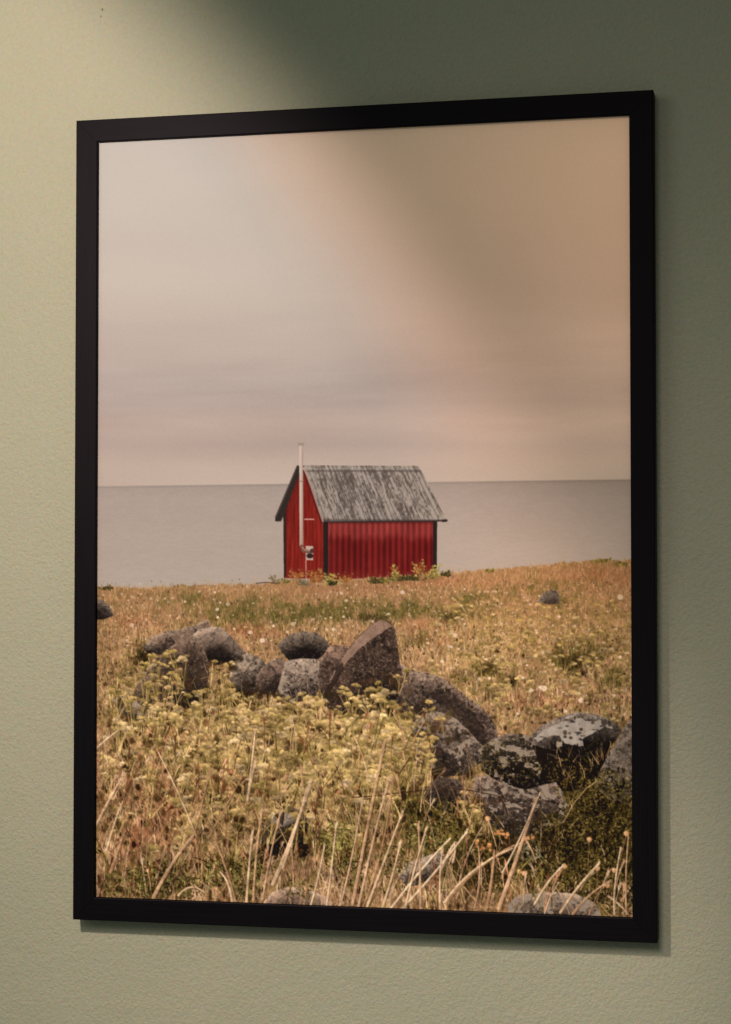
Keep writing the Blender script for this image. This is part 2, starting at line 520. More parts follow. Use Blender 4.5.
n1 = fbm(NH, NW, 40, 22, 4, .6); n2 = fbm(NH, NW, 14, 14, 4, .7)
n4 = fbm(NH, NW, 9, 9, 3, .7)
gt = np.clip(green * (1 + n2 * 2.2 + n4 * 1.6) + n1 * .9 + n2 * .9 + n4 * .5 + .05, 0, 1.2)
base = np.broadcast_to(rgb(150, 108, 72), (NH, NW, 3)).copy()
base = mix(base, rgb(166, 134, 78), np.clip(yel + n2 * .5, 0, 1)[..., None])
base = mix(base, rgb(96, 82, 40), np.clip(gt, 0, 1)[..., None])
base = mix(base, rgb(152, 92, 62), np.clip(rust * .8 + n2 * .3, 0, .8)[..., None])
dk = np.clip(dark + n2 * .5 * smooth(600, 760, LY), 0, 1)
base = mix(base, rgb(34, 24, 14), (dk * .9)[..., None])
base *= (1 + fbm(NH, NW, 5, 6, 3, .8) * .7 * smooth(570, 640, LY) + fbm(NH, NW, 3, 4, 2, .8) * .35)[..., None]
img = img * (1 - mm[..., None]) + base * mm[..., None]
pid[mm > .5] = FIELD


def at(f, x, y):
    q = P((x, y))[0]
    i = min(max(int(q[1]), 0), NH - 1); j = min(max(int(q[0]), 0), NW - 1)
    return f[i, j]


STRAW = [rgb(192, 150, 108), rgb(176, 134, 90), rgb(160, 116, 76), rgb(206, 166, 126), rgb(140, 98, 60), rgb(184, 136, 98), rgb(114, 78, 46), rgb(190, 152, 100)]
OLIVE = [rgb(120, 98, 46), rgb(104, 88, 40), rgb(138, 116, 56), rgb(84, 74, 32), rgb(150, 124, 66), rgb(66, 58, 26)]
DARKG = [rgb(60, 52, 24), rgb(44, 37, 18), rgb(78, 66, 30), rgb(94, 80, 36), rgb(34, 27, 15)]
RUST = [rgb(160, 96, 62), rgb(176, 112, 76), rgb(134, 76, 48), rgb(190, 130, 92), rgb(110, 62, 40)]
YEL = [rgb(196, 158, 92), rgb(206, 170, 104), rgb(184, 146, 80), rgb(214, 178, 116), rgb(172, 136, 72)]
GREY = [rgb(150, 120, 102), rgb(128, 104, 92)]


def pick(l):
    return l[rng.integers(len(l))]


def sort_y(n, x0, x1, y0, y1, pw=1.0):
    y = y0 + (y1 - y0) * rng.random(n) ** pw
    y.sort()
    return rng.uniform(x0, x1, n), y


def local_col(x, y):
    r = rng.random()
    g = at(gt, x, y); d = at(dk, x, y); ru = at(rust, x, y); yl = at(yel, x, y)
    if d > .5 and r < .75:
        c = pick(DARKG)
    elif r < min(g, .85) * .85:
        c = pick(OLIVE) if y < 760 or rng.random() < .6 else pick(DARKG)
    elif r > 1 - min(ru, .8) * .7:
        c = pick(RUST)
    elif rng.random() < yl * .4:
        c = pick(YEL) * .92
    else:
        c = pick(STRAW) if rng.random() < .93 else pick(GREY)
    return c * (1 + rng.normal() * .10)


def scale_at(y):
    return np.interp(y, [560, 600, 650, 700, 760, 830, 910], [.28, .42, .62, .85, 1.15, 1.6, 2.1])


def tuft_layer(n, x0, x1, y0, y1, alpha=.8, pw=1.0, lenf=1.0):
    X, Y = sort_y(n, x0, x1, y0, y1, pw)
    sh = np.interp(X, [95, 150, 200, 260, 290, 330, 440, 480, 540, 570, 600, 640], [586, 587, 584.5, 583, 580, 580, 573, 570, 565, 561.5, 559.5, 559.5])
    for x, y, s0 in zip(X, Y, sh):
        if y < s0 + .5:
            continue
        s = scale_at(y)
        L = (5 + 9 * rng.random()) * s * lenf
        ang = rng.normal() * (.22 + .3 * (rng.random() < .3))
        c = local_col(x, y)
        q = curve(x, y, L * math.sin(ang), -L * math.cos(ang), rng.normal() * .12, 2 if s < .8 else 3)
        if y - L < s0 - 3:
            c = c * .5 + rgb(172, 140, 112) * .5
        w = max(.55, .95 * s * (.6 + .7 * rng.random()))
        stroke(q, w, w * .55, c, alpha * (.6 + .4 * rng.random()), None)


def shadow_layer(n, x0, x1, y0, y1):
    X, Y = sort_y(n, x0, x1, y0, y1)
    for x, y in zip(X, Y):
        s = scale_at(y)
        q = P((x, y))[0]
        blobc(q[0], q[1], (.6 + 1.5 * rng.random()) * s * S, (.8 + 1.8 * rng.random()) * s * S, rgb(44, 28, 16), .7 * rng.random() + .15, soft=1.2)


def umbellet(x, y, r, c, k=FLOW):
    """one small domed cluster of florets"""
    q = P((x, y))[0]
    blobc(q[0], q[1] + r * .35 * S, r * 1.05 * S, r * .6 * S, c * .7, .6, k, 2.2)
    for i in range(int(3 + r * 2.4)):
        a = rng.normal() * .55; b_ = rng.random()
        rr = max(.5, r * rng.uniform(.18, .42)) * S
        blobc(q[0] + a * r * S, q[1] + (a * a * .5 - .35 + b_ * .5) * r * S, rr * 1.15, rr * .85, c * (1.03 - .24 * b_) * (1 + rng.normal() * .06), .62, k, 2.4)


HUE = [rgb(190, 150, 86), rgb(196, 156, 92), rgb(178, 142, 80), rgb(198, 160, 108), rgb(168, 134, 74), rgb(184, 142, 92), rgb(158, 128, 66)]


def umbel(x, y, r, bright=1.0, stem=True, k=FLOW):
    """compound flat-topped head: thin rays from one stem carry small clusters"""
    c = pick(HUE) * bright
    lean = rng.normal() * .25
    jx, jy = x - lean * r + rng.normal() * r * .1, y + r * rng.uniform(.9, 1.5)
    if stem:
        L = r * (2 + 4 * rng.random())
        stroke(curve(jx, jy, rng.normal() * r * .7, L, rng.normal() * .12, 3), max(.5, .2 * r), max(.5, .24 * r), pick([rgb(150, 122, 66), rgb(120, 98, 48), rgb(168, 128, 82), rgb(96, 80, 38)]), .75, None)
    n = rng.integers(3, 6) if r < 3 else rng.integers(4, 9)
    w = rng.uniform(.75, 1.25); dome = rng.uniform(.15, .6)
    for t in sorted(rng.uniform(-1, 1, n), key=lambda v: -abs(v)):
        px = x + t * r * w; py = y + t * lean * r + t * t * r * dome + rng.normal() * r * .12
        if r > 2.4:
            stroke([(jx, jy), (px, py)], .55, .5, c * .62, .55, None)
        umbellet(px, py, r * rng.uniform(.34, .62), c * (1 + rng.normal() * .06), k)


def whites(n, x0, x1, y0, y1, r0, r1):
    X, Y = sort_y(n, x0, x1, y0, y1)
    for x, y in zip(X, Y):
        r = rng.uniform(r0, r1) * (1 if rng.random() < .85 else 1.5)
        q = P((x, y))[0]
        blobc(q[0], q[1], r * S, r * .85 * S, rgb(214, 180, 152) * (.85 + .2 * rng.random()), .6 + .35 * rng.random(), None, 1.2)


# far and middle meadow
tuft_layer(1500, 96, 636, 558, 600, .75)
shadow_layer(700, 96, 636, 578, 660)
tuft_layer(6500, 96, 636, 562, 645, .8)
whites(420, 96, 636, 583, 650, .45, 1.0)
shadow_layer(900, 96, 636, 625, 720)
tuft_layer(6000, 96, 636, 620, 720, .82)
for x, y in zip(*sort_y(620, 430, 636, 598, 722)):
    umbel(x, y, rng.uniform(1.0, 2.3) * (1 + (y - 600) / 200), rng.uniform(.85, 1.1), rng.random() < .7)
for x, y in zip(*sort_y(60, 96, 440, 622, 660)):
    umbel(x, y, rng.uniform(1.0, 1.8), .95)
whites(50, 440, 636, 600, 715, .8, 1.6)
whites(35, 96, 440, 590, 650, .9, 1.6)
for x, y, r in ((581, 700, 3.0), (543, 688, 3.6), (531, 690, 2.2), (402, 592, 2.4), (341, 593, 1.6), (540, 687, 2), (620, 597, 3), (250, 632, 2.4), (262, 640, 3), (217, 609, 2), (333, 629, 2), (105, 737, 2.5), (158, 692, 2)):
    q = P((x, y))[0]
    blobc(q[0], q[1], r * S, r * .8 * S, rgb(206, 176, 150), .85, None, 1.6)
# reeds breaking the shoreline
for i in range(150):
    x = rng.uniform(98, 634)
    s0 = float(np.interp(x, [95, 150, 200, 260, 290, 330, 440, 480, 540, 570, 600, 640], [586, 587, 584.5, 583, 580, 580, 573, 570, 565, 561.5, 559.5, 559.5]))
    if 283 < x < 438:
        continue
    L = rng.uniform(3, 10)
    stroke(curve(x, s0 + 2, rng.normal() * 1.2, -L, rng.normal() * .1, 2), .8, .5, rgb(182, 146, 110), .35 + .3 * rng.random())
# weeds along the hut foot
def weed(x, y, w, h, cols, n, k=FIELD, fl=None):
    for i in range(n):
        a = rng.normal() * .45
        px = x + rng.normal() * w * .5; L = h * rng.uniform(.35, 1)
        qx, qy = px + math.sin(a) * L, y - math.cos(a) * L
        stroke([(px, y), (qx, qy)], .6, .5, pick(cols) * .8, .6, k)
        for j in range(3):
            t = rng.uniform(.3, 1)
            q = P((px + math.sin(a) * L * t + rng.normal() * 1.0, y - math.cos(a) * L * t + rng.normal() * .6))[0]
            blobc(q[0], q[1], rng.uniform(.6, 1.3) * S, rng.uniform(.6, 1.2) * S, pick(cols) * (1 + rng.normal() * .1), .85, k, 1.1)


ORG = [rgb(140, 78, 38), rgb(158, 98, 52), rgb(122, 62, 30), rgb(150, 108, 60)]
LG = [rgb(150, 132, 62), rgb(122, 112, 50), rgb(176, 150, 84)]
weed(316, 582, 9, 15, ORG, 34); weed(296, 579, 8, 12, ORG, 18); weed(331, 585, 7, 14, LG, 24); weed(332, 585, 5, 6, DARKG, 12)
weed(345, 582, 5, 11, ORG, 10); weed(303, 585, 5, 6, [rgb(96, 82, 60), rgb(120, 104, 80)], 10)
weed(376, 583, 8, 6, DARKG, 26); weed(398, 580, 8, 6, DARKG, 26); weed(411, 580, 9, 6, DARKG, 24); weed(387, 582, 12, 6, OLIVE, 18)
weed(397, 578, 6, 17, ORG + LG, 16); weed(420, 577, 7, 18, LG + ORG, 20); weed(434, 577, 4, 15, LG, 10); weed(445, 576, 6, 6, DARKG, 16); weed(430, 578, 8, 5, OLIVE, 14)
weed(274, 583, 3, 10, [rgb(130, 106, 84), rgb(108, 90, 66)], 8); weed(284, 583, 6, 5, OLIVE, 10)
weed(106, 590, 8, 5, DARKG, 10); weed(490, 571, 5, 2.5, OLIVE, 8); weed(600, 562, 12, 4, OLIVE, 12); weed(620, 565, 8, 4, OLIVE, 8)
stroke([(256, 583), (266, 582), (280, 583.5)], 1.2, .8, rgb(70, 48, 36), .8)
# stones and low walls in the field
nb = [0]


def boulder(pts, top, mid, bot, lichen=0.0, speck=.5, label=None, h0=.15, h1=.75, rough=3.0, lc=rgb(160, 138, 122), dkc=rgb(30, 22, 18), patch=0.0):
    k = new_id('printed_boulder', label)
    top, mid, bot = rgb(*top) * .97, rgb(*mid) * .88, rgb(*bot) * .8

    def col(x0, x1, y0, y1, cov):
        h, w = cov.shape
        ins = cov > .4
        ys = np.arange(h)[:, None] * np.ones((1, w))
        t0 = np.where(ins, ys, 1e9).min(0); t1 = np.where(ins, ys, -1).max(0)
        ok = t1 >= 0
        if ok.any():
            xs = np.arange(w)
            t0 = np.interp(xs, xs[ok], t0[ok]); t1 = np.interp(xs, xs[ok], t1[ok])
        ker = max(3, w // 12) | 1
        pad = np.pad(t0, ker // 2, 'edge'); t0 = np.convolve(pad, np.ones(ker) / ker, 'valid')[:w]
        H = max((t1 - t0).max(), 4)
        xr = (np.arange(w) / w - .45)[None]
        t = (ys - t0[None]) / H + xr * .18
        nf_ = int(np.clip(w * h / (S * S) / 220, 3, 14))
        fx_, fy_ = rng.random(nf_) * w, rng.random(nf_) * h
        GX, GY = np.meshgrid(np.arange(w), np.arange(h))
        wx, wy = fbm(h, w, 14 * S, 14 * S, 3, .7) * 14 * S, fbm(h, w, 14 * S, 14 * S, 3, .7) * 14 * S
        D = np.stack([np.hypot(GX + wx - a, (GY + wy - b_) * 1.3) for a, b_ in zip(fx_, fy_)])
        o2 = np.sort(D, 0)
        fv = rng.normal(0, .085, nf_) - (fy_ / h - .4) * .35
        facet = fv[D.argmin(0)].astype(np.float32)
        crack = np.exp(-(o2[1] - o2[0]) / (1.1 * S)).astype(np.float32)
        nn = fbm(h, w, 16 * S, 12 * S, 4, .6); nf = fbm(h, w, 3.2 * S, 2.8 * S, 3, .8); nff = fbm(h, w, 1.6 * S, 1.6 * S, 2, .9)
        t = t + nn * .5
        c = mix(top, mid, smooth(-.05, h0 + .12, t)[..., None]); c = mix(c, bot, smooth(h1 - .35, h1 + .05, t)[..., None])
        c = c * (1 + nf * speck * 1.3 + nff * speck * 1.0 + nn * .6 + facet - crack * .42)[..., None]
        sp = smooth(.18, .30, nff + nf * .5)
        c = mix(c, lc, (sp * .55 * speck)[..., None])
        sd = smooth(.16, .30, -nf - nff * .6)
        c = mix(c, dkc, (sd * .7 * speck)[..., None])
        if lichen:
            ln = fbm(h, w, 9 * S, 6 * S, 4, .6) + (.35 - t) * .25
            c = mix(c, lc * (1 + nf[..., None] * .2), (smooth(.08 - lichen * .2, .13 - lichen * .2, ln) * .9)[..., None])
        c = c * np.array([1.03, .98, .92], np.float32)
        lu = c.mean(-1, keepdims=True) * np.array([1.12, .99, .89], np.float32)
        return np.clip(c * .6 + lu * .42, .03, 1)
    fill(pts, col, k, 2, rough)
    return k


boulder([(94, 598), (103, 600), (110, 607), (114, 616), (104, 619), (94, 620)], (150, 126, 110), (92, 76, 66), (52, 40, 32), label='small dark stone at the left edge of the print')
boulder([(536, 601), (541, 595), (547, 591), (554, 589), (559, 594), (560, 603), (549, 605)], (140, 118, 104), (122, 104, 92), (84, 66, 54), label='small lone stone far back on the right of the printed meadow', speck=.3)
boulder([(143, 646), (152, 637), (165, 632), (180, 629), (194, 625), (208, 619), (212, 628), (205, 640), (176, 652), (160, 655), (146, 652)], (158, 128, 108), (128, 98, 82), (70, 52, 42), label='low slab behind the round brown boulder in the print')
boulder([(190, 637), (199, 629), (211, 627), (220, 627), (229, 634), (236, 642), (246, 653), (242, 660), (232, 661), (217, 665), (207, 662), (202, 646)], (166, 138, 120), (124, 98, 84), (26, 18, 14), label='smooth grey boulder with dark underside, second from left in the print', h0=.3, h1=.72, speck=.3)
boulder([(173, 645), (180, 638), (187, 636), (197, 641), (205, 651), (210, 665), (208, 682), (203, 701), (190, 708), (160, 712), (140, 708), (134, 694), (139, 680), (152, 662)], (140, 106, 86), (84, 60, 48), (46, 32, 24), label='big round brown boulder at left of the printed stone row', speck=.6)
boulder([(246, 653), (234, 663), (229, 679), (236, 692), (258, 692), (271, 668), (259, 657)], (148, 124, 108), (138, 114, 98), (90, 68, 56), .25, .6, 'lichen-spotted grey stone left of the pale block in the print')
boulder([(256, 676), (264, 666), (274, 658), (284, 659), (287, 668), (282, 690), (268, 696), (256, 690)], (142, 112, 94), (118, 88, 74), (64, 44, 34), 0, .5, 'brownish stone leaning on the pale block in the print')
boulder([(285, 662), (295, 658), (308, 658), (320, 660), (322, 676), (318, 692), (308, 704), (296, 706), (279, 698), (278, 688), (282, 672)], (172, 148, 134), (150, 124, 110), (112, 88, 76), .3, .9, 'pale speckled block under the dark stone in the print')
boulder([(320, 656), (326, 648), (336, 645), (347, 646), (351, 654), (342, 668), (336, 690), (322, 696), (318, 676)], (150, 112, 92), (132, 94, 78), (96, 68, 56), 0, .5, 'reddish stone left of the tallest rock in the print')
boulder([(278, 645), (283, 639), (292, 634), (302, 631.5), (315, 632.5), (325, 639), (330, 646), (323, 655), (318, 659.5), (302, 658), (289, 660), (282, 653)], (118, 100, 88), (76, 62, 52), (22, 16, 13), 0, .5, 'dark rounded stone resting on top of the pale block in the print', h0=.35, h1=.75)
boulder([(399, 661), (406, 668), (426, 673), (442, 677.5), (452, 685), (464, 695), (477, 704), (489, 715), (497, 728), (498, 738), (484, 746), (466, 742), (440, 735), (412, 722), (395, 708), (378, 694)], (158, 126, 108), (104, 78, 66), (54, 38, 30), 0, .75, 'long rough boulder sloping down right of the tallest rock in the print')
kpk = boulder([(379.6, 619), (390, 622), (395, 629), (398, 646), (400, 662), (404, 680), (396, 700), (375, 712), (345, 716), (324, 706), (323, 690), (331, 676), (338, 664), (346, 651), (356, 639), (366, 629)], (104, 74, 60), (84, 58, 46), (52, 36, 28), 0, .75, 'tallest pointed rock in the middle of the print', rough=2.0)
fill([(346, 652), (356, 640), (366, 629.5), (379.6, 619.5), (388, 622), (392, 626), (384, 631), (370, 640), (356, 652), (342, 668), (334, 680), (330, 680), (338, 665)], lambda x0, x1, y0, y1, c: rgb(158, 122, 102) * (1 + fbm(y1 - y0, x1 - x0, 8, 8, 4, .8)[..., None] * .55), None, 2, 3.0, .85)
# cracks and dark faces
fill([(336, 668), (342, 662), (344, 668), (336, 684), (326, 698), (324, 692), (332, 680)], rgb(36, 24, 20), None, 2, 4.0, .75)
fill([(436, 690), (446, 688), (460, 699), (472, 712), (484, 728), (488, 742), (482, 745), (470, 730), (455, 712), (440, 702), (430, 698)], rgb(34, 24, 19), None, 2, 9.0, .55)
boulder([(410, 728), (420, 715), (436, 711), (452, 716), (470, 732), (484, 748), (480, 764), (462, 776), (436, 776), (414, 756)], (140, 116, 102), (122, 98, 86), (78, 58, 48), .15, .6, 'grey stone below the long sloping boulder in the print')
boulder([(480, 754), (484, 745), (497, 737), (512, 733), (528, 735), (540, 745), (560, 758), (560, 780), (549, 790), (525, 793), (502, 785), (481, 770)], (128, 106, 88), (52, 42, 30), (24, 18, 12), .02, .8, 'dark mossy stone below the lichen-covered boulder in the print', h0=.1, h1=.6)
fill([(532, 744), (562, 752), (590, 759), (612, 744), (606, 762), (598, 780), (575, 792), (548, 788), (540, 765)], rgb(20, 14, 10), None, 2, 5.0, .95)
boulder([(617, 742), (624, 727), (632, 718), (640, 714), (640, 806), (612, 802), (593, 786), (604, 762)], (150, 130, 116), (134, 114, 100), (108, 90, 76), 0, .5, 'brown stone cut off by the right edge of the print', h1=1.1)
boulder([(527, 741), (532, 734), (541, 726), (559, 717), (577, 712), (596, 714), (612, 720), (621.5, 729), (616, 740), (603, 752), (590, 759), (572, 757), (562, 752), (543, 748)], (138, 118, 106), (84, 70, 62), (26, 19, 15), .0, .5, 'black boulder with large white lichen patches in the print', h0=.5, h1=.72)
for pp in ([(534, 738), (548, 727), (562, 722), (580, 718), (590, 721), (600, 721), (604, 727), (596, 732), (586, 736), (574, 746), (566, 744), (560, 736), (548, 736), (538, 742)],
           [(556, 742), (562, 741), (562, 747), (557, 747)], [(566, 716), (578, 713), (576, 717), (566, 720)], [(607, 724), (612, 724), (611, 729), (607, 728)], [(592, 716), (597, 717), (595, 720)], [(577, 741), (583, 740), (583, 746), (578, 746)]):
    fill(pp, lambda x0, x1, y0, y1, c: rgb(186, 164, 148) * (1 + fbm(y1 - y0, x1 - x0, 8, 8, 4, .7)[..., None] * .35), None, 2, 7.0, .92)
for i in range(26):
    q = P((rng.uniform(540, 606), rng.uniform(719, 742)))[0]
    blobc(q[0], q[1], rng.uniform(.7, 2.6) * S, rng.uniform(.5, 1.4) * S, rgb(52, 42, 38), .8, None, 1)
boulder([(474, 776), (486, 775), (502, 783), (525, 790), (548, 784), (556, 782), (564, 794), (568, 808), (562, 824), (536, 834), (502, 838), (488, 822), (482, 804), (472, 790)], (148, 120, 104), (102, 78, 66), (62, 46, 36), .05, .9, 'large speckled boulder low at right in the print')
boulder([(228, 731), (238, 722), (254, 724), (263, 735), (252, 747), (232, 744)], (138, 112, 96), (110, 86, 72), (60, 44, 34), 0, .7, 'small stone half hidden in the flowers of the print')
boulder([(424, 788), (438, 775), (458, 780), (470, 795), (456, 814), (430, 808)], (128, 104, 90), (74, 56, 46), (40, 28, 22), 0, .7)
boulder([(256, 842), (264, 820), (276, 808), (292, 806), (306, 816), (312, 832), (304, 850), (275, 856)], (120, 98, 86), (58, 44, 36), (20, 14, 10), 0, .9)

# ---- near field growth
for (cx, cy, rx, n) in ((172, 704, 34, 26), (224, 664, 18, 12), (246, 692, 16, 12), (270, 694, 14, 10), (300, 703, 20, 16), (325, 696, 10, 8), (362, 712, 34, 26), (430, 738, 30, 18),
                        (448, 774, 26, 18), (520, 836, 34, 20), (615, 800, 24, 14), (130, 722, 16, 10), (420, 888, 22, 10)):
    for i in range(n):
        q = P((cx + rng.uniform(-rx, rx), cy + rng.normal() * 3))[0]
        blobc(q[0], q[1], rng.uniform(2, 5) * S, rng.uniform(1.5, 4) * S, pick([rgb(40, 28, 16), rgb(56, 40, 22), rgb(30, 22, 13)]), rng.uniform(.3, .7), None, 2.5)
shadow_layer(900, 96, 640, 700, 915)


def near_layer(n, y0, y1, alpha):
    """grass rooted in front of the stones"""
    X, Y = sort_y(n, 92, 640, y0, y1)
    for x, y in zip(X, Y):
        if pid_at(x, y) > 9 and rng.random() < .96:
            continue
        s = scale_at(y)
        L = (5 + 10 * rng.random()) * s
        ang = rng.normal() * .45
        w = max(.6, .85 * s ** .7 * (.5 + .8 * rng.random()))
        stroke(curve(x, y, L * math.sin(ang), -L * math.cos(ang), rng.normal() * .18, 3), w, w * .5, local_col(x, y), alpha * (.6 + .4 * rng.random()), FIELD if rng.random() < .4 else None)


def pid_at(x, y):
    q = P((x, y))[0]
    return pid[min(max(int(q[1]), 0), NH - 1), min(max(int(q[0]), 0), NW - 1)]


near_layer(4600, 690, 920, .85)


def leaves(cx, cy, rx, ry, n, cols, r0=.8, r1=2.4, k=SHRUB, alpha=.7):
    for i in range(int(n * .8)):
        a = rng.random() * 2 * math.pi; d = math.sqrt(rng.random())
        x = cx + rx * d * math.cos(a); y = cy + ry * d * math.sin(a)
        th = rng.random() * math.pi
        L = rng.uniform(r0, r1) * 1.8
        stroke([(x, y), (x + L * .5 * math.cos(th), y + L * .5 * math.sin(th)), (x + L * math.cos(th), y + L * math.sin(th))],
               rng.uniform(r0, r1), .4, pick(cols) * (1 + rng.normal() * .15), alpha, k)


DG = [rgb(96, 84, 46), rgb(80, 66, 32), rgb(58, 48, 22), rgb(42, 34, 16), rgb(74, 62, 28), rgb(30, 24, 12), rgb(92, 76, 34), rgb(22, 17, 10), rgb(26, 20, 11)]
MG = [rgb(112, 92, 40), rgb(134, 108, 52), rgb(90, 76, 34), rgb(74, 62, 28), rgb(150, 120, 62)]
for a in ((612, 800, 30, 34, 900), (606, 850, 36, 34, 900), (570, 830, 26, 24, 500), (550, 860, 36, 26, 600), (620, 885, 24, 30, 450), (455, 838, 26, 26, 420), (590, 880, 30, 26, 500), (490, 872, 26, 20, 360)):
    leaves(*a, DG + MG[:3] + [DG[1], DG[3]])
for a in ((576, 790, 22, 14, 240), (545, 822, 14, 14, 110), (596, 830, 40, 30, 260), (560, 770, 16, 14, 110), (590, 775, 14, 18, 90), (450, 812, 22, 16, 180), (585, 860, 40, 36, 260), (612, 810, 24, 40, 200), (520, 768, 22, 14, 110), (495, 756, 14, 16, 90), (480, 830, 20, 26, 150)):
    leaves(*a, MG, .6, 1.6)
leaves(152, 880, 26, 22, 260, DG + MG); leaves(245, 878, 22, 22, 200, DG + MG); leaves(340, 846, 24, 20, 240, MG + [rgb(150, 136, 56), rgb(176, 156, 76)]); leaves(418, 818, 18, 16, 180, DG + MG)
leaves(213, 802, 14, 9, 60, DG + MG); leaves(352, 868, 16, 14, 90, DG); leaves(186, 880, 16, 20, 120, DG + MG); leaves(395, 880, 16, 20, 90, DG + MG); leaves(143, 658, 7, 10, 60, DG, .6, 1.3); leaves(242, 704, 18, 8, 90, DG + MG, .6, 1.4)
leaves(303, 842, 7, 15, 70, [rgb(22, 15, 10), rgb(36, 24, 15)]); leaves(270, 850, 12, 10, 70, [rgb(22, 15, 10), rgb(40, 27, 17)])
# pale grey-green rosettes
leaves(528, 850, 14, 12, 90, [rgb(140, 126, 98), rgb(112, 102, 78), rgb(160, 142, 116), rgb(80, 72, 50)], .9, 2.0)

# stones that show through the near growth
boulder([(112, 700), (118, 696), (130, 697), (138, 703), (148, 711), (148, 719), (142, 723), (130, 718), (119, 711)], (190, 164, 146), (172, 146, 130), (90, 70, 58), .1, .6, 'small grey stone low at the left of the print')
boulder([(398, 876), (406, 864), (424, 857), (441, 851), (448, 857), (444, 868), (430, 880), (408, 888)], (208, 176, 152), (166, 136, 114), (96, 76, 60), .1, .6)
boulder([(264, 902), (272, 892), (288, 887), (306, 888), (318, 893), (330, 898), (334, 912), (262, 910)], (214, 168, 138), (190, 144, 116), (140, 104, 80), 0, .35, 'pinkish stone at the bottom edge of the print')
boulder([(508, 904), (518, 895), (548, 892), (574, 893), (596, 903), (604, 922), (508, 920)], (206, 170, 144), (180, 146, 122), (140, 110, 90), .05, .4, 'flat stone at the bottom right edge of the print')
# yellow umbels, back to front
def ok_umbel(x, y):
    """keep the faces of the big stones clear"""
    for (cx, cy, rx, ry) in ((370, 655, 34, 36), (300, 645, 28, 16), (445, 690, 36, 16), (225, 645, 24, 16), (575, 735, 48, 24), (520, 810, 44, 24), (300, 675, 22, 16), (196, 665, 14, 28), (250, 672, 22, 12), (625, 760, 20, 34), (520, 765, 36, 26), (460, 722, 36, 20), (131, 711, 18, 12), (424, 874, 24, 16), (455, 750, 26, 20)):
        if ((x - cx) / rx) ** 2 + ((y - cy) / ry) ** 2 < .72:
            return False
    return True


U = []
for (cx, cy, rx, ry, n, r0, r1) in ((150, 690, 52, 40, 120, 2.2, 4.6), (172, 668, 22, 22, 26, 2.4, 4.2), (180, 725, 60, 28, 80, 2.6, 5), (215, 690, 20, 22, 22, 2.6, 4.2),
                                    (320, 745, 90, 44, 250, 3.0, 6.0), (370, 720, 40, 26, 80, 3.2, 5.6), (265, 718, 40, 22, 60, 2.8, 4.6), (400, 752, 36, 26, 80, 3.0, 5.6),
                                    (240, 790, 80, 40, 110, 3.2, 6.2), (330, 800, 70, 34, 110, 3.0, 5.8), (190, 760, 50, 20, 44, 3.0, 5.6), (130, 760, 36, 30, 24, 2.6, 4.8), (425, 700, 24, 20, 16, 2.8, 4.6),
                                    (440, 745, 26, 18, 22, 2.4, 4.4), (145, 830, 46, 34, 22, 2.6, 4.6), (360, 690, 30, 10, 12, 3, 4.6), (470, 800, 24, 12, 14, 2.4, 4.0), (240, 690, 12, 14, 12, 2.4, 3.6), (310, 700, 24, 10, 20, 2.6, 4.0)):
    for i in range(int(n * (.60 if cy < 770 else .42))):
        a = rng.random() * 2 * math.pi; d = math.sqrt(rng.random())
        x, y = cx + rx * d * math.cos(a), cy + ry * d * math.sin(a)
        if x < 94 or not ok_umbel(x, y):
            continue
        U.append((y, x, rng.uniform(r0, r1)))
U += [(684, 356, 4.6), (682, 378, 4.6), (690, 388, 6), (692, 347, 3.6), (669, 407, 4.2), (701, 430, 6), (716, 440, 5), (675, 398, 2.5), (660, 214, 3), (664, 225, 3.2), (662, 232, 2.8), (650, 173, 4), (655, 185, 4)]
U.sort()
